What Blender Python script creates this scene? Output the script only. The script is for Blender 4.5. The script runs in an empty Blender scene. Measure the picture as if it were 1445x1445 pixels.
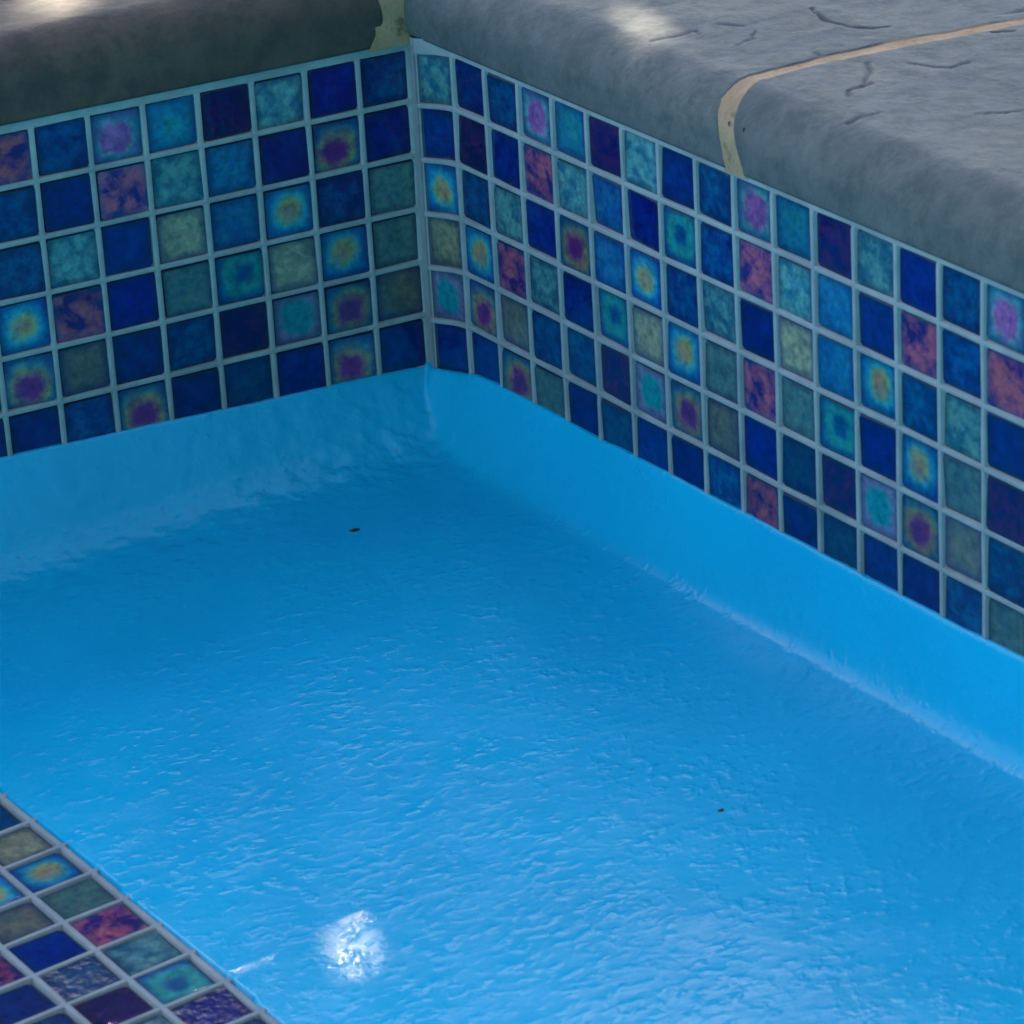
import bpy, math, random
import numpy as np
from mathutils import Matrix, Vector

random.seed(7)
P = 0.027                      # tile pitch in metres; geometry below is laid out in pitches
ANG = 0.1168                   # the pool corner is a little wider than square
SC = bpy.context.scene
COL = SC.collection

# ------------------------------------------------------------------ camera
cd = bpy.data.cameras.new('camera'); cam = bpy.data.objects.new('camera', cd); COL.objects.link(cam)
Rr = np.array([[0.8880056, -0.45675454, -0.05311633], [-0.23250313, -0.34633415, -0.90884264], [0.396722, 0.81940707, -0.41374353]])
Cc = np.array([-28.2052108, -61.2623492, 27.6837057]) * P
m = Matrix.Identity(4)
for i in range(3):
    m[i][0] = Rr[0][i]; m[i][1] = -Rr[1][i]; m[i][2] = -Rr[2][i]; m[i][3] = Cc[i]
cam.matrix_world = m
cd.sensor_width = 36; cd.lens = 36 * 5744.0 / 1445.0
cd.clip_start = 0.05; cd.clip_end = 500
cd.dof.use_dof = True; cd.dof.focus_distance = 72 * P; cd.dof.aperture_fstop = 32
SC.camera = cam

# ------------------------------------------------------------------ light
SUN_EL, SUN_AZ = math.radians(30), math.radians(74)        # azimuth counted from +x towards +y
sdir = Vector((math.cos(SUN_EL) * math.cos(SUN_AZ), math.cos(SUN_EL) * math.sin(SUN_AZ), math.sin(SUN_EL)))
wd = bpy.data.worlds.new('World'); SC.world = wd; wd.use_nodes = True
nt = wd.node_tree; bg = nt.nodes['Background']
sky = nt.nodes.new('ShaderNodeTexSky'); sky.sky_type = 'NISHITA'; sky.sun_disc = False
sky.sun_elevation = SUN_EL; sky.sun_rotation = math.pi / 2 - SUN_AZ
sky.air_density = 1.0; sky.dust_density = 1.0; sky.ozone_density = 1.0
nt.links.new(sky.outputs[0], bg.inputs[0]); bg.inputs[1].default_value = 0.13
sl = bpy.data.lights.new('sun', 'SUN'); sl.energy = 5.0; sl.angle = math.radians(0.53); sl.color = (1.0, 0.88, 0.70)
so = bpy.data.objects.new('sun', sl); COL.objects.link(so)
so.rotation_euler = sdir.to_track_quat('Z', 'Y').to_euler(); so.location = sdir * 8
SC.view_settings.view_transform = 'Standard'; SC.view_settings.look = 'None'
SC.view_settings.exposure = 2.2; SC.view_settings.gamma = 1.0; SC.view_settings.use_curve_mapping = False

# ------------------------------------------------------------------ helpers
def tag(o, label=None, cat=None, group=None, kind=None):
    if label: o['label'] = label
    if cat: o['category'] = cat
    if group: o['group'] = group
    if kind: o['kind'] = kind
    return o
def link(name, data, parent=None):
    o = bpy.data.objects.new(name, data); COL.objects.link(o)
    if parent is not None: o.parent = parent
    return o
def hash2(i, j, seed):
    n = (i.astype(np.int64) * 374761393 + j.astype(np.int64) * 668265263 + seed * 1442695041) & 0x7fffffff
    n = ((n ^ (n >> 13)) * 1274126177) & 0x7fffffff
    n = (n ^ (n >> 16)) & 0xffff
    return n / 65535.0 * 2 - 1
def vnoise(x, y, seed=0):
    x = np.asarray(x, float); y = np.asarray(y, float)
    xi = np.floor(x); yi = np.floor(y); fx = x - xi; fy = y - yi
    fx = fx * fx * fx * (fx * (fx * 6 - 15) + 10); fy = fy * fy * fy * (fy * (fy * 6 - 15) + 10)
    a = hash2(xi, yi, seed); b = hash2(xi + 1, yi, seed); c = hash2(xi, yi + 1, seed); d = hash2(xi + 1, yi + 1, seed)
    return (a * (1 - fx) + b * fx) * (1 - fy) + (c * (1 - fx) + d * fx) * fy
def fbm(x, y, seed=0, oct=4, gain=.5):
    r = 0; a = 1; t = 0
    for k in range(oct):
        r = r + a * vnoise(x * 2 ** k + 17.3 * k, y * 2 ** k - 9.1 * k, seed + k); t += a; a *= gain
    return r / t
def smooth(a, b, x):
    t = np.clip((np.asarray(x, float) - a) / (b - a), 0, 1); return t * t * (3 - 2 * t)
def grid_mesh(name, V, mat, flip=False, attr=None):
    """V: (nu, nv, 3) array in pitches"""
    nu, nv = V.shape[:2]
    me = bpy.data.meshes.new(name)
    me.vertices.add(nu * nv); me.vertices.foreach_set('co', (V.reshape(-1, 3) * P).astype(np.float32).ravel())
    i, j = np.meshgrid(np.arange(nu - 1), np.arange(nv - 1), indexing='ij')
    a = i * nv + j
    q = np.stack([a, a + nv, a + nv + 1, a + 1], -1).reshape(-1, 4)
    if flip: q = q[:, ::-1]
    nf = len(q)
    me.loops.add(nf * 4); me.loops.foreach_set('vertex_index', np.ascontiguousarray(q).astype(np.int32).ravel())
    me.polygons.add(nf); me.polygons.foreach_set('loop_start', (np.arange(nf) * 4).astype(np.int32))
    me.polygons.foreach_set('use_smooth', np.ones(nf, bool))
    me.update(calc_edges=True); me.validate()
    if attr is not None:
        at = me.attributes.new('wear_shade', 'FLOAT', 'POINT'); at.data.foreach_set('value', attr.astype(np.float32).ravel())
    me.materials.append(mat)
    return me
def py_mesh(name, verts, faces, mats, midx=None, smooth_=False):
    me = bpy.data.meshes.new(name); me.from_pydata([tuple(np.array(v) * P) for v in verts], [], faces); me.update()
    for mm in (mats if isinstance(mats, (list, tuple)) else [mats]): me.materials.append(mm)
    if midx: me.polygons.foreach_set('material_index', midx)
    if smooth_: me.polygons.foreach_set('use_smooth', [True] * len(faces))
    return me

# ------------------------------------------------------------------ materials
class NT:
    def __init__(s, name):
        s.m = bpy.data.materials.new(name); s.m.use_nodes = True
        s.t = s.m.node_tree; s.b = s.t.nodes['Principled BSDF']
    def n(s, typ, **kw):
        nd = s.t.nodes.new(typ)
        for k, v in kw.items(): setattr(nd, k, v)
        return nd
    def l(s, a, b): s.t.links.new(a, b)
    def val(s, sock, v):
        if hasattr(v, 'is_linked') or hasattr(v, 'links'): s.l(v, sock)
        else: sock.default_value = v
    def math(s, op, a, b=0.0, clamp=False):
        nd = s.n('ShaderNodeMath', operation=op, use_clamp=clamp); s.val(nd.inputs[0], a); s.val(nd.inputs[1], b); return nd.outputs[0]
    def noise(s, vec, scale, detail=3, rough=.55, w=None, dist=0.0):
        nd = s.n('ShaderNodeTexNoise')
        if w is not None: nd.noise_dimensions = '4D'; s.val(nd.inputs['W'], w)
        s.l(vec, nd.inputs['Vector']); nd.inputs['Scale'].default_value = scale
        nd.inputs['Detail'].default_value = detail; nd.inputs['Roughness'].default_value = rough; nd.inputs['Distortion'].default_value = dist
        return nd.outputs['Fac']
    def ramp(s, fac, stops, interp='LINEAR'):
        nd = s.n('ShaderNodeValToRGB'); nd.color_ramp.interpolation = interp
        el = nd.color_ramp.elements
        while len(el) < len(stops): el.new(0.5)
        for e, (p, c) in zip(el, stops):
            e.position = p; e.color = (c, c, c, 1) if isinstance(c, (int, float)) else tuple(c) + (1,)
        s.l(fac, nd.inputs[0]); return nd.outputs[0]
    def mix(s, fac, a, b, mode='MIX'):
        nd = s.n('ShaderNodeMix', data_type='RGBA', blend_type=mode)
        s.val(nd.inputs['Factor'], fac)
        for k, v in ((6, a), (7, b)):
            if isinstance(v, tuple): nd.inputs[k].default_value = v + (1,) if len(v) == 3 else v
            else: s.l(v, nd.inputs[k])
        return nd.outputs[2]
    def bump(s, h, strength, dist, normal=None):
        nd = s.n('ShaderNodeBump'); nd.inputs['Strength'].default_value = strength; nd.inputs['Distance'].default_value = dist
        s.l(h, nd.inputs['Height'])
        if normal is not None: s.l(normal, nd.inputs['Normal'])
        return nd.outputs[0]
    def obj(s): return s.n('ShaderNodeTexCoord').outputs['Object']
    def mapping(s, vec, scale=(1, 1, 1), rot=(0, 0, 0)):
        nd = s.n('ShaderNodeMapping'); s.l(vec, nd.inputs[0]); nd.inputs['Scale'].default_value = scale; nd.inputs['Rotation'].default_value = rot
        return nd.outputs[0]

def paint_material():
    t = NT('pool_paint'); o = t.obj()
    big = t.noise(o, 9, 3)
    c = t.mix(t.ramp(big, [(.3, 0.0), (.7, 1.0)]), (.002, .37, .60), (.003, .43, .67))
    fine = t.noise(o, 260, 3, .6)
    c = t.mix(t.math('MULTIPLY', t.ramp(fine, [(.55, 0.0), (.8, 1.0)]), .25), c, (.01, .47, .70))
    t.l(c, t.b.inputs['Base Color'])
    t.l(t.ramp(t.noise(o, 40, 3), [(.3, .18), (.7, .31)]), t.b.inputs['Roughness'])
    t.b.inputs['IOR'].default_value = 1.40
    roll = t.noise(t.mapping(o, (1, 1.15, 1), (0, 0, .3)), 150, 2.5, .5, dist=.1)
    roll = t.ramp(roll, [(.42, 0.0), (.56, .12), (.70, .75), (.85, 1.0)], 'B_SPLINE')
    dens = t.ramp(t.noise(o, 22, 2), [(.3, .35), (.65, 1.0)])
    nz = t.n('ShaderNodeSeparateXYZ'); t.l(t.n('ShaderNodeNewGeometry').outputs['Normal'], nz.inputs[0])
    flat = t.ramp(nz.outputs[2], [(.45, .55), (.95, 1.0)])          # the roller left its stipple on the level part
    roll = t.math('MULTIPLY', t.math('MULTIPLY', roll, dens), flat)
    n1 = t.bump(roll, .62, .0010)
    n2 = t.bump(fine, .2, .0003, n1)
    t.l(n2, t.b.inputs['Normal'])
    return t.m
def grout_material():
    t = NT('grout'); o = t.obj()
    c = t.mix(t.ramp(t.noise(o, 60, 5, .65), [(.35, 0.0), (.7, 1.0)]), (.255, .265, .265), (.35, .355, .345))
    c = t.mix(t.ramp(t.noise(o, 22, 4), [(.5, 0.0), (.75, .6)]), c, (.165, .19, .205))
    t.l(c, t.b.inputs['Base Color']); t.b.inputs['Roughness'].default_value = .85
    t.l(t.bump(t.noise(o, 700, 3), .4, .0004), t.b.inputs['Normal'])
    return t.m
def coping_material(name, shift, tone=(1, 1, 1)):
    t = NT(name); o = t.obj()
    o = t.mapping(o, (1, 1, 1)); t.t.nodes[-1].inputs['Location'].default_value = (shift, shift * .7, 0)
    a = t.noise(o, 14, 5, .62); b = t.noise(o, 55, 7, .72); f = t.noise(o, 420, 3, .6)
    c = t.mix(t.ramp(a, [(.32, 0.0), (.68, 1.0)]), (.095, .10, .098), (.155, .145, .135))
    c = t.mix(t.ramp(b, [(.46, 0.0), (.60, .8)]), c, (.065, .078, .074))
    c = t.mix(t.ramp(b, [(.28, .5), (.42, 0.0)]), c, (.19, .185, .175))
    c = t.mix(t.math('MULTIPLY', t.ramp(f, [(.6, 0.0), (.75, 1.0)]), .35), c, (.045, .05, .05))
    c = t.mix(1.0, c, tone, 'MULTIPLY')
    at = t.n('ShaderNodeAttribute', attribute_name='wear_shade')
    c = t.mix(at.outputs['Fac'], c, (.02, .015, .012))
    t.l(c, t.b.inputs['Base Color']); t.b.inputs['Roughness'].default_value = .8
    n1 = t.bump(b, .5, .0018); n2 = t.bump(f, .5, .0006, n1)
    t.l(n2, t.b.inputs['Normal'])
    return t.m
def mortar_material():
    t = NT('mortar'); o = t.obj()
    a = t.noise(o, 60, 5, .65); f = t.noise(o, 500, 3)
    c = t.mix(t.ramp(a, [(.3, 0.0), (.7, 1.0)]), (.29, .165, .085), (.41, .26, .15))
    c = t.mix(t.math('MULTIPLY', t.ramp(f, [(.6, 0.0), (.72, 1.0)]), .5), c, (.10, .06, .035))
    at = t.n('ShaderNodeAttribute', attribute_name='wear_shade')
    c = t.mix(at.outputs['Fac'], c, (.05, .032, .02))
    t.l(c, t.b.inputs['Base Color']); t.b.inputs['Roughness'].default_value = .9
    t.l(t.bump(f, .5, .0006, t.bump(a, .4, .001)), t.b.inputs['Normal'])
    return t.m
def plain(name, col, rough=.8, scale=20, amt=.25):
    t = NT(name); o = t.obj()
    n = t.noise(o, scale, 4)
    t.l(t.mix(t.ramp(n, [(.3, 0.0), (.7, 1.0)]), tuple(v * (1 - amt) for v in col), tuple(min(1, v * (1 + amt)) for v in col)), t.b.inputs['Base Color'])
    t.b.inputs['Roughness'].default_value = rough
    return t.m

TS = 1.0 / (0.43 * P)          # tile local coordinates -> -1..1 over the glass face
def tile_material(name, gain, stops, centre=(0, 0), shape=.35, warp=.16, mottle=None, mamt=.5, mscale=1.5, spread=.1, speck=True):
    """thin-film glass: colour bands round a soft spot, mottled; every tile object draws its own noise"""
    t = NT('glass_' + name); o = t.obj()
    rnd = t.n('ShaderNodeObjectInfo').outputs['Random']
    w = t.math('MULTIPLY', rnd, 37.0)
    v = t.mapping(o, (TS, TS, 0))
    sx = t.n('ShaderNodeSeparateXYZ'); t.l(v, sx.inputs[0])
    n1 = t.noise(v, 1.5, 5, .62, w=w); n2 = t.noise(v, 1.5, 5, .62, w=t.math('ADD', w, 5.3))
    r2 = t.math('SUBTRACT', t.math('FRACT', t.math('MULTIPLY', rnd, 7.31)), .5)
    r3 = t.math('SUBTRACT', t.math('FRACT', t.math('MULTIPLY', rnd, 13.7)), .5)
    x = t.math('ADD', t.math('SUBTRACT', sx.outputs[0], centre[0]), t.math('MULTIPLY', t.math('SUBTRACT', n1, .5), warp * 4))
    y = t.math('ADD', t.math('SUBTRACT', sx.outputs[1], centre[1]), t.math('MULTIPLY', t.math('SUBTRACT', n2, .5), warp * 4))
    x = t.math('ADD', x, t.math('MULTIPLY', r2, spread * 2)); y = t.math('ADD', y, t.math('MULTIPLY', r3, spread * 2))
    pw = 2 + shape * 3
    ax = t.math('POWER', t.math('ABSOLUTE', x), pw); ay = t.math('POWER', t.math('ABSOLUTE', y), pw)
    r = t.math('POWER', t.math('ADD', ax, ay), 1.0 / pw)
    c = t.ramp(t.math('DIVIDE', r, 1.25), stops, 'B_SPLINE' if len(stops) < 3 else 'LINEAR')
    if mottle:
        nm = t.noise(v, mscale, 4, .6, w=t.math('ADD', w, 11.0), dist=.4)
        c = t.mix(t.math('MULTIPLY', t.ramp(nm, [(.42, 0.0), (.60, 1.0)]), mamt), c, mottle)
    fine = t.noise(v, 3.2, 4, .6, w=w)
    c = t.mix(t.ramp(fine, [(.40, .0), (.72, .55)]), c, (.0, .01, .04), 'MIX') if speck else c
    rim = t.math('MAXIMUM', t.math('ABSOLUTE', sx.outputs[0]), t.math('ABSOLUTE', sx.outputs[1]))
    rim = t.math('ADD', rim, t.math('MULTIPLY', t.math('SUBTRACT', n1, .5), .35))
    c = t.mix(t.ramp(rim, [(.70, 0.0), (1.0, .6)]), c, (.006, .035, .11))       # thicker, deeper glass towards the rim
    hv = t.n('ShaderNodeHueSaturation'); t.l(c, hv.inputs['Color'])
    t.l(t.math('ADD', .495, t.math('MULTIPLY', r2, .02)), hv.inputs['Hue'])
    t.l(t.math('MULTIPLY', t.math('ADD', 1.0, t.math('MULTIPLY', r3, .4)), gain), hv.inputs['Value'])
    t.l(hv.outputs[0], t.b.inputs['Base Color'])
    t.b.inputs['Roughness'].default_value = .12; t.b.inputs['IOR'].default_value = 1.5
    t.l(t.bump(t.noise(v, 2.2, 3, w=w), .35, .0008), t.b.inputs['Normal'])
    return t.m
KIND = {
    'A': tile_material('navy', 0.42, [(0, (.002, .014, .36)), (1, (.002, .008, .24))], mottle=(.003, .055, .50), mamt=.55),
    'N': tile_material('violet_navy', 0.42, [(0, (.006, .008, .21)), (.7, (.012, .008, .17)), (1, (.09, .02, .16))], mottle=(.22, .03, .20), mamt=.4),
    'B': tile_material('blue', 0.42, [(0, (.004, .08, .40)), (1, (.003, .03, .25))], mottle=(.004, .22, .55), mamt=.7),
    'C': tile_material('mid_blue', 0.58, [(0, (.01, .20, .50)), (1, (.008, .11, .36))], mottle=(.03, .30, .50), mamt=.6),
    'S': tile_material('slate_blue', 0.50, [(0, (.004, .10, .30)), (1, (.006, .05, .22))], mottle=(.02, .16, .27), mamt=.55),
    'D': tile_material('pale_teal', 0.68, [(0, (.14, .42, .42)), (1, (.20, .44, .40))], mottle=(.02, .17, .27), mamt=.9, mscale=1.5),
    'T': tile_material('grey_teal', 0.60, [(0, (.05, .20, .24)), (1, (.15, .28, .24))], mottle=(.17, .30, .26), mamt=.7),
    'E': tile_material('cream', 0.78, [(0, (.52, .45, .25)), (.55, (.44, .42, .25)), (1, (.22, .19, .19))], mottle=(.20, .24, .17), mamt=.75, mscale=1.8),
    'K': tile_material('brown_grey', 0.70, [(0, (.24, .23, .15)), (.55, (.19, .19, .15)), (1, (.12, .08, .15))], mottle=(.08, .14, .14), mamt=.65),
    'F': tile_material('red', 1.00, [(0, (.42, .10, .11)), (.6, (.38, .075, .11)), (1, (.44, .14, .18))], mottle=(.02, .006, .12), mamt=.97, mscale=1.3),
    'G': tile_material('pink_spot', 0.70, [(0, (.44, .16, .36)), (.42, (.40, .14, .36)), (.52, (.24, .28, .36)), (.64, (.07, .32, .38)), (1, (.01, .12, .26))], shape=.25, mottle=(.16, .03, .28), mamt=.55, mscale=1.6),
    'M': tile_material('teal', 0.62, [(0, (.03, .36, .36)), (.5, (.02, .27, .38)), (1, (.005, .10, .32))], mottle=(.01, .18, .42), mamt=.5, warp=.22),
    'H': tile_material('sunburst', 0.85, [(0, (.50, .27, .12)), (.20, (.47, .30, .12)), (.36, (.32, .40, .14)), (.52, (.05, .38, .42)), (.72, (.006, .20, .42)), (1, (.003, .05, .30))], shape=.08, warp=.16, spread=.09, mottle=(.02, .22, .40), mamt=.35),
    'I': tile_material('rainbow', 0.85, [(0, (.17, .02, .16)), (.32, (.22, .03, .18)), (.48, (.34, .17, .14)), (.62, (.30, .30, .12)), (.76, (.08, .25, .25)), (1, (.006, .10, .24))], centre=(0, -.24), shape=.15, warp=.18, spread=.1, mottle=(.05, .02, .16), mamt=.45),
    'J': tile_material('teal_spot', 0.68, [(0, (.01, .30, .36)), (.46, (.01, .32, .36)), (.58, (.12, .27, .38)), (.72, (.26, .24, .40)), (1, (.20, .22, .32))], shape=.18, warp=.16),
    'L': tile_material('peacock', 0.68, [(0, (.003, .07, .27)), (.22, (.004, .12, .30)), (.42, (.02, .34, .38)), (.6, (.03, .40, .36)), (.78, (.01, .22, .42)), (1, (.004, .10, .34))], centre=(.12, .05), warp=.2, spread=.1),
}
M_PAINT = paint_material(); M_GROUT = grout_material(); M_MORTAR = mortar_material()
M_EDGE = plain('glass_edge', (.004, .016, .05), .5)  # dark glass edge that also carries the shade below the grout
M_COP = [coping_material('coping_concrete', 0.0, (.71, .77, .79)), coping_material('coping_concrete_b', 3.1, (.71, .77, .79)), coping_material('coping_concrete_shaded', 7.7, (.62, .42, .34))]  # last one toned darker and browner to paint shade onto the left stone
M_DECK = plain('deck_concrete', (.17, .16, .145), .85, 3)

# ------------------------------------------------------------------ wall frames
wv = np.array([math.sin(ANG), -math.cos(ANG), 0]); nv_ = np.array([math.cos(ANG), math.sin(ANG), 0])  # along right wall / out of the pool
O_R, DZ = 0.39, 0.20
def wall_left(c, z, h):
    """c: pitches from the corner, h: height of the surface towards the pool"""
    c = np.asarray(c, float); z = np.asarray(z, float); h = np.asarray(h, float)
    return np.stack(np.broadcast_arrays(-c, -h, z), -1)
def right_lift(s): return DZ * smooth(0.0, 1.7, s)
def sheet_bend(s): return 0.22 * np.clip((1.1 - s) / 1.1, 0, 1) ** 2 * smooth(.04, .42, s)
def wall_right(s, z, h):
    """s: pitches from the corner; the sheet bends round the first column"""
    s = np.asarray(s, float); z = np.asarray(z, float); h = np.asarray(h, float)
    hh = h + sheet_bend(s)
    return wv * s[..., None] - nv_ * hh[..., None] + np.stack(np.broadcast_arrays(0 * s, 0 * s, z + right_lift(s)), -1)

# ------------------------------------------------------------------ painted shell
def floor_z(x): return -1.2 - .045 * (1.6 - np.clip(x, -60, 20))
def dl_samples():
    return np.concatenate([np.linspace(-.09, .3, 14), np.linspace(.33, 3, 60), np.linspace(3.05, 26, 300), np.linspace(27, 92.5, 40)])
def dr_samples():
    return np.concatenate([np.linspace(-.09, .3, 16), np.linspace(.32, 1.5, 34), np.linspace(1.55, 13.2, 200), np.linspace(13.4, 17.2, 20)])
dL, dR = np.meshgrid(dl_samples(), dr_samples(), indexing='ij')
y = -dL
s_al = dL / math.cos(ANG)
x = dL * math.tan(ANG) - (dR + sheet_bend(s_al)) / math.cos(ANG)
topL = .05 + .03 * np.clip(-x, 0, 40) * .8 + .02 * fbm(x * .9, y * 0 + 3, 5)
topR = .06 + .30 * smooth(0, 2.0, s_al) + .004 * s_al.clip(0, 20) + .03 * fbm(s_al * .8, s_al * 0, 9)
def prof(d, top, depth, run, e):
    """plaster cove from the tile line down to the floor"""
    lip = .035 * smooth(.03, .12, d)
    f = np.clip((d - .075) / run, 0, 1)
    return top - lip - depth * (1 - (1 - f) ** e)
zf = floor_z(x)
hl = prof(dL, topL, topL - zf + .35, 2.0, 2.0)
hr = prof(dR, topR, topR - zf + .30, 1.5, 3.6)
k = .16
def smax(a, b, k):
    h = np.clip(.5 + .5 * (a - b) / k, 0, 1); return b * (1 - h) + a * h + k * h * (1 - h)
z = smax(smax(hl, zf, .8), smax(hr, zf, .55), .22)
lump = fbm(x * 3.0 + y, y * 3.2 + z * 2.2, 21, 4, .6)
nearL = smooth(3.2, .6, dL) * smooth(0, .25, dL)
nearR = smooth(2.4, .6, dR) * smooth(0, .2, dR)
z = z + .045 * nearL * lump + .006 * nearR * lump
z = z + .02 * fbm(x * .35, y * .35, 31, 3) * smooth(0, .6, dL) * smooth(0, .6, dR)
z = z + .006 * fbm(x * 1.7 + .3 * y, y * 2.0, 33, 3) * smooth(.3, 3, dL) * smooth(.3, 1.5, dR)
_su = (x + 11.306) * math.cos(.102) + (y + 9.045) * math.sin(.102)      # sinks under the tiled edge
z = np.where((_su < .06) & (dL > 1.15), zf - .16, z)
me = grid_mesh('pool_floor', np.stack([x, y, z], -1), M_PAINT, flip=False)
tag(link('pool_floor', me), kind='structure', label='glossy bright blue painted pool ledge with coved edges')

# deep part of the pool beyond the tiled edge of the ledge, and the far sides of the basin
def quad_strip(name, pts, mat):
    n_ = len(pts) // 2
    return py_mesh(name, pts, [(i, i + 1, n_ + i + 1, n_ + i) for i in range(n_ - 1)], mat)
strip_dir = np.array([math.sin(.102), -math.cos(.102)]); strip_nrm = np.array([math.cos(.102), math.sin(.102)])
S0 = np.array([-11.306, -9.045])
def strip_xy(u, v): return S0 + strip_nrm * u + strip_dir * v
BX0, BY0, ZD = -150.0, -92.0, -45.0
e0 = strip_xy(-4.16, -8.7); e1 = strip_xy(-4.16, 84)
WY, WZ = -.10, .42
bm_v = [(e0[0], WY, -1.95), (e1[0], BY0, -1.95), (e1[0], BY0, ZD), (e0[0], WY, ZD), (BX0, BY0, ZD), (BX0, WY, ZD), (BX0, BY0, 6.2), (BX0, WY, 6.2),
        (e0[0], WY, WZ), (BX0, WY, WZ), (40, BY0, 6.2), (40, BY0, ZD), (e0[0], .2, WZ), (BX0, .2, WZ), (-40.1, WY, WZ + .01), (-40.1, WY, 6.2), (BX0, WY, WZ + .01)]
me = py_mesh('pool_basin', bm_v, [(0, 1, 2, 3), (3, 2, 4, 5), (5, 4, 6, 7), (0, 3, 5, 9, 8), (6, 4, 11, 10), (8, 9, 13, 12), (14, 16, 7, 15)], M_PAINT)
tag(link('pool_basin', me), kind='structure', label='deep blue painted basin beside the tiled ledge')

# ------------------------------------------------------------------ tiles
GW = .049     # half width of a grout line
def tile_mesh(kind):
    a = .459
    V = []; F = []
    for (h, zz, tp, sd_, bt) in ((a + .01, -.14, 0, 0, 0), (a, -.045, 0, 0, 0), (a, .0, .05, .022, .008)):
        c = .05; l, r_, b, t_ = -h + sd_, h - sd_ * .6, -h + bt, h - tp      # dark glass arris, widened at the upper edge to stand in for grout shade
        ring = [(r_ - c, b), (r_, b + c), (r_, t_ - c), (r_ - c, t_), (l + c, t_), (l, t_ - c), (l, b + c), (l + c, b)]
        V += [(p[0], p[1], zz) for p in ring]
    mi = []
    for r in range(2):
        for i in range(8):
            j = (i + 1) % 8; F.append((r * 8 + i, r * 8 + j, r * 8 + 8 + j, r * 8 + 8 + i)); mi.append(1)
    F.append(tuple(range(16, 24))); mi.append(0)
    me = py_mesh('tile_' + kind, V, F, [KIND[kind], M_EDGE], mi)
    return me
TILE = {k: tile_mesh(k) for k in KIND}
def add_tile(kind, parent, org, ax, ay, an, jit=1.0):
    o = link('tile', TILE[kind], parent)
    mt = Matrix.Identity(4)
    rz = random.gauss(0, .012) * jit
    ca, sa = math.cos(rz), math.sin(rz)
    ax2 = ax * ca + ay * sa; ay2 = ay * ca - ax * sa
    tx, ty = random.gauss(0, .022) * jit, random.gauss(0, .022) * jit
    nn = an + ax2 * tx + ay2 * ty; nn /= np.linalg.norm(nn)
    ay2 = np.cross(nn, ax2); ay2 /= np.linalg.norm(ay2); ax2 = np.cross(ay2, nn)
    sc = 1 + random.uniform(-.02, .015)
    org = org + ax * random.gauss(0, .010) + ay * random.gauss(0, .010) + an * random.uniform(-.012, .012)
    for i in range(3):
        mt[i][0] = ax2[i] * sc; mt[i][1] = ay2[i] * sc; mt[i][2] = nn[i]; mt[i][3] = org[i] * P
    o.matrix_world = mt
    return o
def line_samples(a, b, off, step=1.0):
    """sample positions that resolve each grout line between a and b"""
    out = []
    for i in range(int(a), int(b) + 1):
        for d in (-.13, -GW - .006, -GW + .008, -.04, 0, .04, GW - .008, GW + .006, .13): out.append(i * step + off + d)
    return np.array(out)
def grout_height(u, v, offu, offv, seed):
    """u, v in pitches; proud joints, sunken beds for the glass"""
    du = np.abs((u - offu + .5) % 1 - .5); dv = np.abs((v - offv + .5) % 1 - .5)
    d = np.minimum(du, dv)
    h = np.where(d < GW, .052 - .02 * (d / GW) ** 2, -.10)
    return h + np.where(d < GW, .012 * fbm(u * 3, v * 3, seed, 2), 0)

LEFT = {  # rows from the coping down, columns from the corner outwards
    1: 'BADNMGBF', 2: 'AIACDFAB', 3: 'TBHCEADB', 4: 'THELTAFH', 5: 'KIJNBAKI', 6: 'AIASAIBA'}
RIGHT = {
    1: 'DABGMNDABGMNDABG', 2: 'ANAFDCALBFDCAFBF', 3: 'HBDAICHBDAECHBDA',
    4: 'EHFDALEHTFTLAHTN', 5: 'JIKBBNJIKASNJIKB', 6: 'AAITASAABFASAABT'}
POOL = 'AABBCSNDTDEKFFGMHHIJL'

t = link('tiled_wall', None); t.empty_display_size = .05
tag(t, 'blue mosaic tile band under the shaded dark coping, with plain grout strip at the corner', 'tile wall', 'mosaic bands round the waterline')
NL, NR = 40, 44
cs = np.concatenate([[-.02, .0], line_samples(0, NL, 0)[5:]])
zs = np.concatenate([[-.75], line_samples(0, 6, 0)[2:], [6.22]])
Cg, Zg = np.meshgrid(cs, zs, indexing='ij')
H = grout_height(Cg, Zg, 0, 0, 3)
H = np.where(Cg < .11, .036 + .02 * (1 - Cg / .11).clip(0, 1) ** 2 + .01 * fbm(Cg * 3, Zg * 3, 3, 2), H)
H = np.where(Zg > 5.93, .03 + .02 * fbm(Cg * 2.0, Zg * 3, 8, 3), H)
link('grout', grid_mesh('grout_left', wall_left(Cg, Zg, H), M_GROUT, flip=True), t)
ax, ay, an = np.array([1., 0, 0]), np.array([0, 0, 1.]), np.array([0, -1., 0])
for r in range(1, 7):
    for c in range(1, NL + 1):
        kd = LEFT[r][c - 1] if c <= 8 else (LEFT[r][(c - 1) % 6 + 2] if c < 15 else random.choice(POOL))
        add_tile(kd, t, np.array([-(c - .5), 0, 6 - r + .5]), ax, ay, an)

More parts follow.
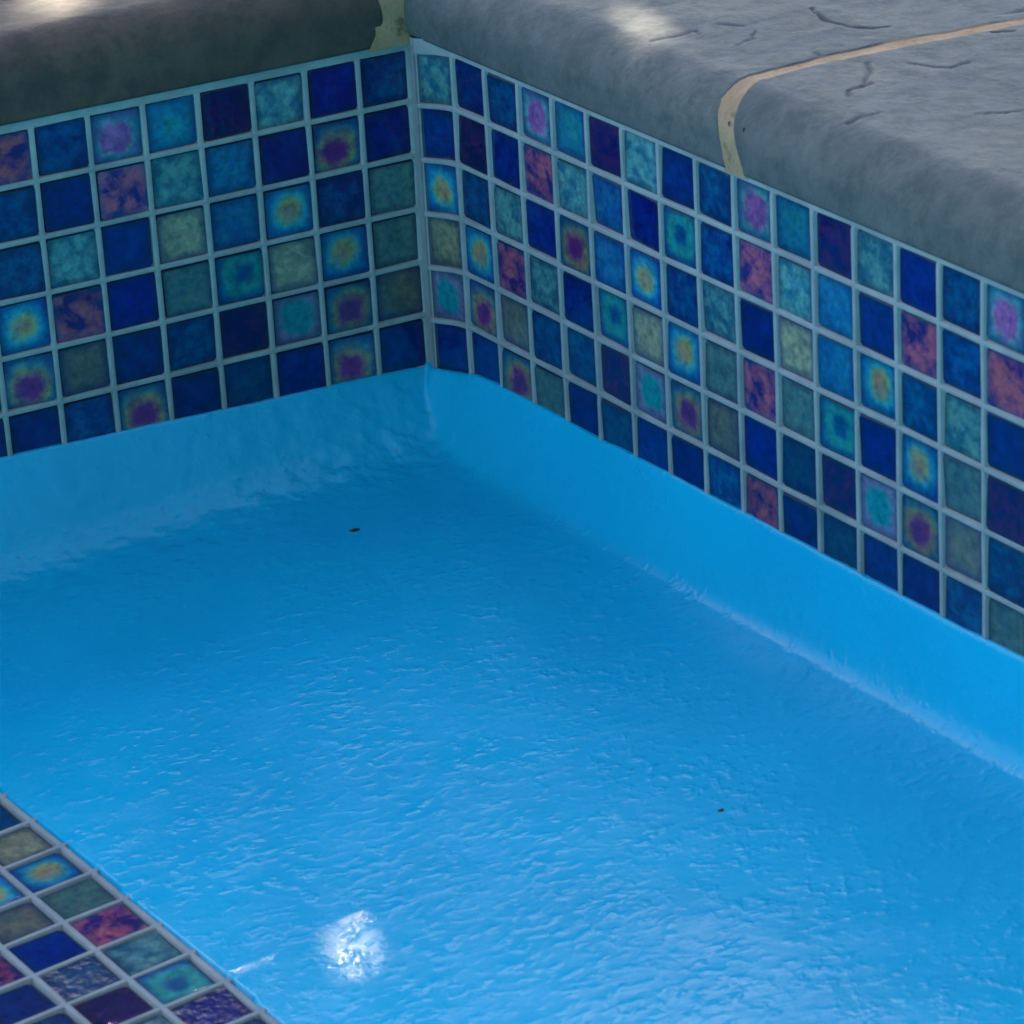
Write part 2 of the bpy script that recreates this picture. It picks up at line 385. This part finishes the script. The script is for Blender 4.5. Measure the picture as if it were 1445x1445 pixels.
t2 = link('tiled_wall', None); t2.empty_display_size = .05
tag(t2, 'brighter mosaic tile band that curves into the corner, under the coping with a cracked top', 'tile wall', 'mosaic bands round the waterline')
ss = np.concatenate([[.05, .09, .14, .2, .26, .31, .35], O_R + np.array([-.06, -.046, -.03, .0, .05, .1]), O_R + np.linspace(.2, .85, 7), line_samples(1, NR, O_R)])
zs = np.concatenate([[-.95], line_samples(0, 6, 0)[2:], [6.22]])
Sg, Zg = np.meshgrid(ss, zs, indexing='ij')
H = grout_height(np.where((Sg > O_R - .04) & (Sg < O_R + .3), O_R + .3, Sg), Zg, O_R, 0, 13)
H = np.where(Sg < O_R - .04, .03 + .01 * fbm(Sg * 3, Zg * 3, 3, 2), H)
H = np.where(Zg > 5.94, .03 + .02 * fbm(Sg * 2, Zg * 3, 18, 3), H)
link('grout', grid_mesh('grout_right', wall_right(Sg, Zg, H), M_GROUT), t2)
def curved_tile(kind, s0, s1, z0, z1, name):
    n_ = 9; V = []; F = []; mi = []
    svals = np.concatenate([[s0 - .006], np.linspace(s0, s1, n_), [s1 + .006]])
    zvals = np.array([z0 - .006, z0, z0 + .03, (z0 + z1) / 2, z1 - .03, z1, z1 + .006])
    Sg, Zg = np.meshgrid(svals, zvals, indexing='ij')
    es = np.minimum(Sg - s0, s1 - Sg); ez = np.minimum(Zg - z0, z1 - Zg); e = np.minimum(es, ez)
    H = np.where(e < -.001, -.12, np.where(e < .02, -.026, -.002)) + .012 * np.sin(np.pi * ((Sg - s0) / (s1 - s0)).clip(0, 1)) * np.sin(np.pi * ((Zg - z0) / (z1 - z0)).clip(0, 1))
    org = wall_right(np.array([(s0 + s1) / 2]), np.array([(z0 + z1) / 2]), np.array([0.]))[0]
    W = wall_right(Sg, Zg, H) - org
    # local frame of the tile: x along the wall, y up, z to the pool
    Lx, Ly, Lz = W @ wv, W[..., 2], W @ (-nv_)
    me = grid_mesh(name, np.stack([Lx, Ly, Lz], -1), KIND[kind])
    return me, org
for r in range(1, 7):
    me, org = curved_tile(RIGHT[r][0], O_R - .045, O_R + 1 - .04, 6 - r + .04, 7 - r - .04, 'tile_curved')
    o = link('tile', me, t2)
    mt = Matrix.Identity(4)
    for i in range(3):
        mt[i][0] = wv[i]; mt[i][1] = (0, 0, 1)[i]; mt[i][2] = -nv_[i]; mt[i][3] = org[i] * P
    o.matrix_world = mt
    for c in range(2, NR + 1):
        kd = RIGHT[r][c - 1] if c <= 16 else (RIGHT[r][(c - 1) % 6] if c < 20 else random.choice(POOL))
        sc_ = O_R + c - .5
        add_tile(kd, t2, wall_right(np.array([sc_]), np.array([6 - r + .5]), np.array([0.]))[0], wv, np.array([0, 0, 1.]), -nv_)

t3 = link('tiled_step_edge', None); t3.empty_display_size = .05
tag(t3, 'band of mosaic tiles set flush along the outer edge of the blue ledge', 'tile edging')
SK0, SK1, SW = -8, 44, 4
STRIP = {0: {-1: 'S', 0: 'E', 1: 'H', 2: 'T', 3: 'F', 4: 'D', 5: 'L', 6: 'A', 7: 'B', 8: 'D'},
         1: {0: 'B', 1: 'H', 2: 'K', 3: 'A', 4: 'S', 5: 'N', 6: 'D', 7: 'A'}, 2: {2: 'B', 3: 'F', 4: 'A', 5: 'B', 6: 'C'}}
us = np.concatenate([[-SW - .16, -SW - .12], np.array([u for u in line_samples(-SW, 0, 0)])[2:-2], [.085, .11, .15]])
vs = line_samples(SK0, SK1, 0)
Ug, Vg = np.meshgrid(us, vs, indexing='ij')
H = grout_height(Ug, Vg, 0, 0, 23)
H = np.where(Ug > .10, -.15, H); H = np.where(Ug < -SW - .14, -.2, H)
def strip_pt(u, v, h):
    u = np.asarray(u, float); v = np.asarray(v, float)
    xy = S0 + strip_nrm * u[..., None] + strip_dir * v[..., None]
    return np.concatenate([xy, (floor_z(xy[..., 0]) + .06 + h)[..., None]], -1)
link('grout', grid_mesh('grout_strip', strip_pt(Ug, Vg, H), M_GROUT, flip=True), t3)
sx_ = np.array([strip_nrm[0], strip_nrm[1], .045]); sx_ /= np.linalg.norm(sx_)
sy_ = -np.array([strip_dir[0], strip_dir[1], .0]); sn_ = np.cross(sx_, sy_); sn_ /= np.linalg.norm(sn_); sy_ = np.cross(sn_, sx_)
for c in range(SW):
    for k_ in range(SK0, SK1):
        kd = STRIP.get(c, {}).get(k_) or random.choice(POOL)
        o = strip_pt(np.array([-c - .5]), np.array([k_ + .5]), np.array([0.]))[0]
        add_tile(kd, t3, o, -sy_, sx_, sn_)

# ------------------------------------------------------------------ coping stones
ZB, ZT, RB, CW, OVH = 6.10, 7.45, 0.80, 13.0, .08
def profile(tv, ZB=6.10):
    """arc length -> (offset from the wall outwards, height, normal offset, normal height)"""
    hf = ZT - ZB - RB; q = RB * math.pi / 2
    off = np.zeros_like(tv); zz = np.zeros_like(tv); no = np.zeros_like(tv); nz = np.zeros_like(tv)
    a = tv < 0                                    # underside
    off[a] = -tv[a]; nz[a] = -1
    a = (tv >= 0) & (tv < hf); zz[a] = tv[a]; no[a] = -1
    a = (tv >= hf) & (tv < hf + q); th = (tv[a] - hf) / RB
    off[a] = RB * (1 - np.cos(th)); zz[a] = hf + RB * np.sin(th); no[a] = -np.cos(th); nz[a] = np.sin(th)
    a = tv >= hf + q; off[a] = RB + tv[a] - hf - q; zz[a] = ZT - ZB; nz[a] = 1
    return off - OVH, zz + ZB, no, nz
def t_of_off(off): return (ZT - ZB - RB) + RB * math.pi / 2 + (off + OVH - RB)
def seg_dist(px, py, pts):
    d = np.full(px.shape, 9.0)
    for (x0, y0), (x1, y1) in zip(pts[:-1], pts[1:]):
        dx, dy = x1 - x0, y1 - y0; L2 = dx * dx + dy * dy + 1e-9
        tt = np.clip(((px - x0) * dx + (py - y0) * dy) / L2, 0, 1)
        d = np.minimum(d, np.hypot(px - x0 - tt * dx, py - y0 - tt * dy))
    return d
CRACKS = [([(6.77, 3.54), (7.46, 3.34), (7.97, 3.39), (8.29, 3.63), (8.4, 3.91)], .030, .06),
          ([(8.64, 2.17), (9.02, 2.21)], .03, .04), ([(9.63, 2.5), (10.23, 2.03), (10.47, 1.69), (10.49, 1.42), (10.65, 1.25)], .035, .07),
          ([(10.47, 1.69), (10.44, 1.92)], .04, .06), ([(10.11, 2.91), (10.4, 3.03), (10.72, 3.21), (10.71, 3.66)], .025, .05),
          ([(11.59, .54), (11.53, .8), (11.55, 1.11)], .028, .05), ([(6.4, 1.95), (6.78, 2.19)], .028, .05),
          ([(6.35, .66), (6.42, 1.12), (6.42, 1.54), (6.6, 1.46)], .03, .05), ([(9.76, 4.88), (9.98, 5.15)], .03, .05), ([(9.02, 6.06), (9.39, 5.87)], .03, .05),
          ([(12.6, 2.2), (12.9, 2.7), (13.0, 3.3)], .02, .04), ([(4.2, 3.0), (4.6, 3.3), (4.7, 3.9)], .02, .04), ([(7.1, 2.2), (7.4, 1.9), (7.5, 1.5)], .018, .03)]
def coping_frame_right(s, off): return wv * s[..., None] + nv_ * off[..., None]
def coping_frame_left(s, off): return np.stack(np.broadcast_arrays(-s, off, 0 * s), -1)
def along(L, lo, hi, st_f, st_c):
    """positions 0..1 along a stone of length L, close together at its arrises and where lo..hi"""
    e = np.concatenate([[0, .0005], np.linspace(.004, .16, 12)]) / L
    m_ = [e[-1]]
    while m_[-1] < 1 - e[-1]: m_.append(m_[-1] + (st_f if lo <= m_[-1] <= hi else st_c))
    return np.concatenate([e, [q for q in m_[1:] if q < 1 - e[-1] - 1e-4], 1 - e[::-1]])
def coping(frame, start, end, seed, mat, vis, cracks=(), edge=.07, flip=False, zb=6.10):
    """start/end: functions arc-length -> position along the wall"""
    tv = np.concatenate([[-.6, -.3, -.05], np.linspace(0, .2, 5), np.linspace(.22, 2.0, 64), np.arange(2.04, vis[2], .045), np.linspace(vis[2], CW, 24)])
    tv = np.unique(tv)
    f = along(20.0 if vis[3] > .002 else 44.0, vis[0], vis[1], vis[3], .012)
    Tg, Fg = np.meshgrid(tv, f, indexing='ij')
    a = start(Tg); b = end(Tg); S = a + (b - a) * Fg
    off, zz, no, nz = profile(Tg, zb)
    e = np.minimum(S - a, b - S)
    rr = edge
    ins = np.where(e < rr, rr - np.sqrt(np.clip(rr * rr - (rr - np.clip(e, 0, rr)) ** 2, 0, None)), 0)
    ins = np.where((Fg == 0) | (Fg == 1), .75, ins)
    disp = .03 * fbm(S * .4, Tg * .5, seed, 3) + .016 * fbm(S * 2.4, Tg * 2.4, seed + 5, 5, .6)
    wear_shade = np.zeros_like(S)
    for pts, w_, dp in cracks:
        wob = fbm(S * 4, off * 4, seed + 9, 2) * .05
        pw = [(p[0], p[1]) for p in pts]
        d = seg_dist(S + wob, off + wob, pw)
        near = fbm(S * 3, off * 3, seed + 3, 2) * .4 + .75
        g = np.clip(1 - d / (w_ * 1.6), 0, 1) * near * (Tg > 1.2)
        disp -= dp * g; wear_shade = np.maximum(wear_shade, np.clip(g * .65, 0, 1))
    disp = disp * (Tg >= 0) * smooth(0, .15, Tg) - ins
    back = smooth(.9, 1.0, Tg / CW) * 0
    off = off + no * disp; zz = zz + nz * disp - back
    xy = frame(S, off)
    V = np.concatenate([xy[..., :2], zz[..., None]], -1)
    return grid_mesh('coping_stone', V, mat, flip=flip, attr=wear_shade)
def jitter(seed, amp): return lambda tg: amp * fbm(tg * 1.6, tg * 0 + seed, seed, 3)
TJ = np.array([0, .6, 1.2, 1.75, 3.1, 4.35, 6.8, 13.0]); SJ = np.array([9.50, 9.30, 9.08, 8.93, 9.02, 9.23, 9.67, 10.7])
jw = lambda tg: .148 + .03 * np.cos(tg * 1.3)
mid = lambda tg: np.interp(tg, TJ, SJ) + .05 * fbm(tg * 1.1, tg * 0 + 4.0, 41, 3)
# the run along the bright wall, two stones in view and one past them
j1a = lambda tg: mid(tg) - jw(tg) + jitter(3, .03)(tg)
j1b = lambda tg: mid(tg) + jw(tg) + jitter(4, .03)(tg)
stones = []
me = coping(coping_frame_right, lambda tg: -12.5 + 0 * tg, j1a, 51, M_COP[0], (.52, 1.0, 5.6, .0022), CRACKS, flip=True, zb=6.25)
s1 = tag(link('coping_stone', me), 'grey concrete coping stone with small sunlit spot between two sandy mortar joints', 'coping stone', 'coping stones round the pool')
me = coping(coping_frame_right, j1b, lambda tg: 54.0 + 0 * tg, 61, M_COP[1], (0, .20, 8.6, .0011), CRACKS, flip=True, zb=6.25)
s2 = tag(link('coping_stone', me), 'chipped and cracked grey coping stone on the far side of the long mortar joint', 'coping stone', 'coping stones round the pool')
# the run along the shaded wall
LJ = lambda tg: .42 + .20 * smooth(.4, 1.6, tg) * 1 + .04 * fbm(tg * 1.3, tg * 0, 71, 2) + np.clip(.25 - tg, 0, .25) * .5
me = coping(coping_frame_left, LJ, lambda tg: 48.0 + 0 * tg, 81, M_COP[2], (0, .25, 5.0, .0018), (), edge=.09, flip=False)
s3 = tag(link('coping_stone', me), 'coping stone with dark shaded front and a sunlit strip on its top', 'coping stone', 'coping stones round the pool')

# mortar joints
def mortar(name, frame, a_fn, b_fn, depth, parent, seed, tmax=CW, flare=0.0, flip=False, zb=6.10):
    tv = np.concatenate([np.linspace(-.03, 3, 90), np.linspace(3.05, tmax, 110)])
    f = np.linspace(-.22, 1.22, 23)
    Tg, Fg = np.meshgrid(tv, f, indexing='ij')
    a = a_fn(Tg); b = b_fn(Tg); S = a + (b - a) * Fg
    off, zz, no, nz = profile(Tg.clip(0, None), zb)
    zz = np.where(Tg < 0, zz - .03, zz)
    disp = -depth + .015 * fbm(S * 3, Tg * 2, seed, 4) + .05 * (2 * Fg - 1) ** 2 * 0
    disp += flare * smooth(.5, 0, Tg)
    wear_shade = np.clip(fbm(S * 5, Tg * 5, seed + 7, 3) * 2.4 - 1.0, 0, .6)
    wear_shade = np.maximum(wear_shade, .75 * smooth(.16, -.02, Fg) * (Tg > 1.6))  # dark line along one edge, painted in for the shadow of the recess
    xy = frame(S, off + no * disp)
    return tag(link(name, grid_mesh(name, np.concatenate([xy[..., :2], (zz + nz * disp)[..., None]], -1), M_MORTAR, flip=flip, attr=wear_shade), parent))
mortar('mortar_joint', coping_frame_right, j1a, j1b, .012, s1, 91, flip=True, zb=6.23)
mortar('mortar_joint', coping_frame_left, lambda tg: -.45 - .2 * smooth(.4, 0, tg) + 0 * tg, LJ, .01, s3, 95, flare=.10, flip=False)

# ------------------------------------------------------------------ deck to the horizon
far = 3000.0
E1 = CW - 1.2
ov = coping_frame_right(np.array([-E1, 92.0]), np.array([E1, E1]))
deck_v = [(-far, E1, ZT - .12), (far, E1, ZT - .12), (far, far, ZT - .12), (-far, far, ZT - .12),
          (E1 - 1.2, E1, ZT - .12), (ov[1][0], -92, ZT - .12), (far, -92, ZT - .12),
          (-far, -92, ZT - .12), (far, -far, ZT - .12), (-far, -far, ZT - .12), (-150, -92, ZT - .12), (-150, E1, ZT - .12)]
me = py_mesh('pool_deck', deck_v, [(0, 11, 4, 1, 2, 3), (4, 5, 6, 1), (7, 9, 8, 6, 5, 10), (0, 7, 10, 11)], M_DECK)
tag(link('pool_deck', me), kind='structure', label='pale concrete deck round the pool')

# ------------------------------------------------------------------ specks on the paint
def speck(x, y, r, label, seed):
    rs = np.random.RandomState(seed); n_ = 9; V = []; z0 = float(floor_z(x)) + .05
    for h, k_ in ((0, 1.0), (.05, .8)):
        for i in range(n_):
            a = i / n_ * 2 * math.pi; q = r * k_ * (.7 + .5 * rs.rand())
            V.append((x + 1.5 * q * math.cos(a), y + q * math.sin(a), z0 + h))
    V.append((x, y, z0 + .07))
    F = [(i, (i + 1) % n_, n_ + (i + 1) % n_, n_ + i) for i in range(n_)] + [(n_ + i, n_ + (i + 1) % n_, 2 * n_) for i in range(n_)]
    tag(link('leaf_crumb', py_mesh('leaf_crumb', V, F, M_CRUMB)), label, 'debris', 'crumbs on the blue ledge')
M_CRUMB = plain('crumb', (.05, .03, .025), .8)
speck(-3.0, -2.99, .085, 'dark crumb of debris on the blue paint below the corner', 1)
speck(-2.69, -15.03, .05, 'tiny dark crumb on the open middle of the blue ledge', 2)

# ------------------------------------------------------------------ the tree whose crown shades the pool
tree = link('garden_tree', None); tree.empty_display_size = .3
tag(tree, 'small leafy garden tree whose crown throws the shade', 'tree')
aim = Vector((-3 * P, -8 * P, 3 * P)); DIST = 2.8
cc = aim + sdir * DIST
base = Vector((cc.x + .15, cc.y + .1, (ZT - .12) * P))
def tube(name, pts, rad, mat, parent, n_=10):
    V = []; F = []
    for i, (p, r) in enumerate(zip(pts, rad)):
        d = (pts[min(i + 1, len(pts) - 1)] - pts[max(i - 1, 0)]).normalized(); u = d.orthogonal().normalized(); v = d.cross(u)
        for j in range(n_):
            a = 2 * math.pi * j / n_; q = p + (u * math.cos(a) + v * math.sin(a)) * r; V.append(tuple(np.array(q) / P))
    for i in range(len(pts) - 1):
        for j in range(n_): F.append((i * n_ + j, i * n_ + (j + 1) % n_, i * n_ + n_ + (j + 1) % n_, i * n_ + n_ + j))
    return link(name, py_mesh(name, V, F, mat, smooth_=True), parent)
M_BARK = plain('bark', (.12, .085, .06), .9, 25)
fork = Vector((cc.x + .06, cc.y + .05, cc.z - .55))
tp = [base.lerp(fork, k / 8) + Vector((.03 * math.sin(k * 1.3), .03 * math.cos(k * 1.7), 0)) for k in range(9)]
tp[0] = base - Vector((0, 0, .02))
tube('trunk', tp, [.075 - .004 * k for k in range(9)], M_BARK, tree)
rs = np.random.RandomState(5)
for k in range(7):
    a = k * 2.4; tip = cc + Vector((.6 * math.cos(a), .45 * math.sin(a), rs.uniform(-.15, .5)))
    pts = [tp[-1].lerp(tip, q) + Vector((0, 0, .12 * math.sin(q * 3.1))) for q in np.linspace(0, 1, 6)]
    tube('limb', pts, [.034 - .0055 * i for i in range(6)], M_BARK, tree, 7)
# gaps of the crown: the sun comes through where these places on the coping and the ledge look up at it
def at(frame, s, off, z): 
    q = frame(np.array([s]), np.array([off]))[0]; return Vector((q[0] * P, q[1] * P, z * P))
holes = [(at(coping_frame_right, 5.75, 1.12, 7.4), .0065), (Vector((-8.9 * P, -15.5 * P, -1.68 * P)), .0040)]
NLEAF = 34000
th = rs.uniform(0, 2 * np.pi, NLEAF); cz = rs.uniform(-1, 1, NLEAF); rad = rs.uniform(.2, 1, NLEAF) ** (1 / 2.2)
sr = np.sqrt(1 - cz ** 2)
pos = np.stack([sr * np.cos(th) * .80, sr * np.sin(th) * .55, cz * .62], -1) * rad[:, None]
lob = 1 + .22 * np.sin(th * 3 + 1) * sr + .15 * np.sin(cz * 5 + th * 2)
pos *= lob[:, None]
ax_ = rs.normal(size=(NLEAF, 3)); ax_[:, 2] -= .5; ax_ /= np.linalg.norm(ax_, axis=1)[:, None]
bx_ = np.cross(ax_, rs.normal(size=(NLEAF, 3))); bx_ /= np.linalg.norm(bx_, axis=1)[:, None]
cen = pos + np.array(cc); sd = np.array(sdir)
dense = rs.uniform(0, 1, 9600)                    # two dense sprays added in the crown to block stray sun on the ledge
nd = len(dense) - 1600
ft = np.concatenate([np.stack([rs.uniform(-13, 0, nd), rs.uniform(-3.0, .35, nd), np.full(nd, 7.4)], -1),
                     np.stack([rs.normal(-8.7, .8, 1600), rs.normal(-16.9, .55, 1600), np.full(1600, -1.68)], -1)]) * P
cen[:len(dense)] = ft + sd * (((cc.z + (dense[:, None] - .5) * .7) - ft[:, 2:3]) / sd[2])
LL = rs.uniform(.020, .032, NLEAF)[:, None]
e1_ = np.cross(sd, [0, 0, 1.0]); e1_ /= np.linalg.norm(e1_); e2_ = np.cross(e1_, sd)
LL[:len(dense) - 1600] *= .6
half = LL[:, 0] * .8
foot = cen - sd * ((cen[:, 2] - 7.4 * P) / sd[2])[:, None]      # where each leaf's shadow meets the coping
fx, fy = foot[:, 0] / P, foot[:, 1] / P; hy = half / P * 2.0; hx = half / P
Y0, Y1, X0, X1 = 1.06, 4.6, -16.0, -3.6; hl_ = LL[:, 0] / P * .95
hit = (fx > X0 - hx) & (fx < X1 + hx) & (fy > Y0 - hl_) & (fy < Y1 + hy)
low = hit & (fy < (Y0 + Y1) / 2); LL[low] *= .5                       # leaves shrunk along the gap to sharpen the sunlight's edge
cen[hit, 1] += ((np.where(fy > (Y0 + Y1) / 2, Y1 + hy, Y0 - hl_) - fy) * P)[hit]
for h_, r_ in holes:
    d = cen - np.array(h_); pa = d @ e1_; pb = d @ e2_; q = np.hypot(pa, pb) + 1e-6
    mv = np.clip(r_ + half - q, 0, None)
    cen += (mv * pa / q)[:, None] * e1_ + (mv * pb / q)[:, None] * e2_
WW = LL * .48
nn_ = np.cross(ax_, bx_)
vv = np.stack([cen - ax_ * LL, cen - ax_ * LL * .2 + bx_ * WW + nn_ * .004, cen + ax_ * LL, cen - ax_ * LL * .2 - bx_ * WW + nn_ * .004], 1)
me = bpy.data.meshes.new('crown'); n_ = len(cen)
me.vertices.add(n_ * 4); me.vertices.foreach_set('co', vv.astype(np.float32).ravel())
tri = (np.arange(n_)[:, None] * 4 + np.array([[0, 1, 2, 0, 2, 3]])).astype(np.int32)
me.loops.add(n_ * 6); me.loops.foreach_set('vertex_index', tri.ravel())
me.polygons.add(n_ * 2); me.polygons.foreach_set('loop_start', (np.arange(n_ * 2) * 3).astype(np.int32))
me.update(calc_edges=True)
me.materials.append(plain('leaf', (.05, .10, .03), .5, 9, .4))
link('crown', me, tree)

# ------------------------------------------------------------------ evergreen screen added out of view to keep the left coping dark
added_hedge = link('added_hedge', None); added_hedge.empty_display_size = .3; added_hedge.location = (-.9, -3.1, (ZT - .12) * P)
tag(added_hedge, 'tall dark evergreen screen added out of view to block sky light', 'added_hedge')
def leaf_cloud(name, cen, size, mat, parent, rs):
    n_ = len(cen)
    a = rs.normal(size=(n_, 3)); a /= np.linalg.norm(a, axis=1)[:, None]
    b = np.cross(a, rs.normal(size=(n_, 3))); b /= np.linalg.norm(b, axis=1)[:, None]
    L = rs.uniform(.7, 1.3, n_)[:, None] * size
    v = np.stack([cen - a * L, cen + b * L * .5, cen + a * L, cen - b * L * .5], 1)
    me = bpy.data.meshes.new(name); me.vertices.add(n_ * 4); me.vertices.foreach_set('co', v.astype(np.float32).ravel())
    f = (np.arange(n_)[:, None] * 4 + np.array([[0, 1, 2, 3]])).astype(np.int32)
    me.loops.add(n_ * 4); me.loops.foreach_set('vertex_index', f.ravel())
    me.polygons.add(n_); me.polygons.foreach_set('loop_start', (np.arange(n_) * 4).astype(np.int32))
    me.update(calc_edges=True); me.materials.append(mat)
    return link(name, me, parent)
rs = np.random.RandomState(11)
n_ = 24000
u = rs.uniform(-4.2, 4.2, n_); v = rs.uniform(0, 4.0, n_)
d = .35 + .12 * fbm(u * 1.2, v * 1.2, 3, 3) - rs.uniform(0, 1, n_) ** 2 * .25
top = rs.uniform(0, 1, n_) < .15
cen = np.stack([u, np.where(top, rs.uniform(-.35, .35, n_), d), np.where(top, 4.0 + .1 * fbm(u * 2, u * 0, 4, 2), v)], -1)
leaf_cloud('foliage', cen, .05, plain('hedge_leaf', (.035, .06, .025), .6, 8, .4), added_hedge, rs)
me = py_mesh('hedge_core', [tuple(np.array(q) / P) for q in ((-4.2, -.2, 0), (4.2, -.2, 0), (4.2, .16, 0), (-4.2, .16, 0), (-4.2, -.2, 3.95), (4.2, -.2, 3.95), (4.2, .16, 3.95), (-4.2, .16, 3.95))],
             [(0, 1, 5, 4), (1, 2, 6, 5), (2, 3, 7, 6), (3, 0, 4, 7), (4, 5, 6, 7)], plain('hedge_twigs', (.03, .035, .02), .9, 12))
link('branches', me, added_hedge)
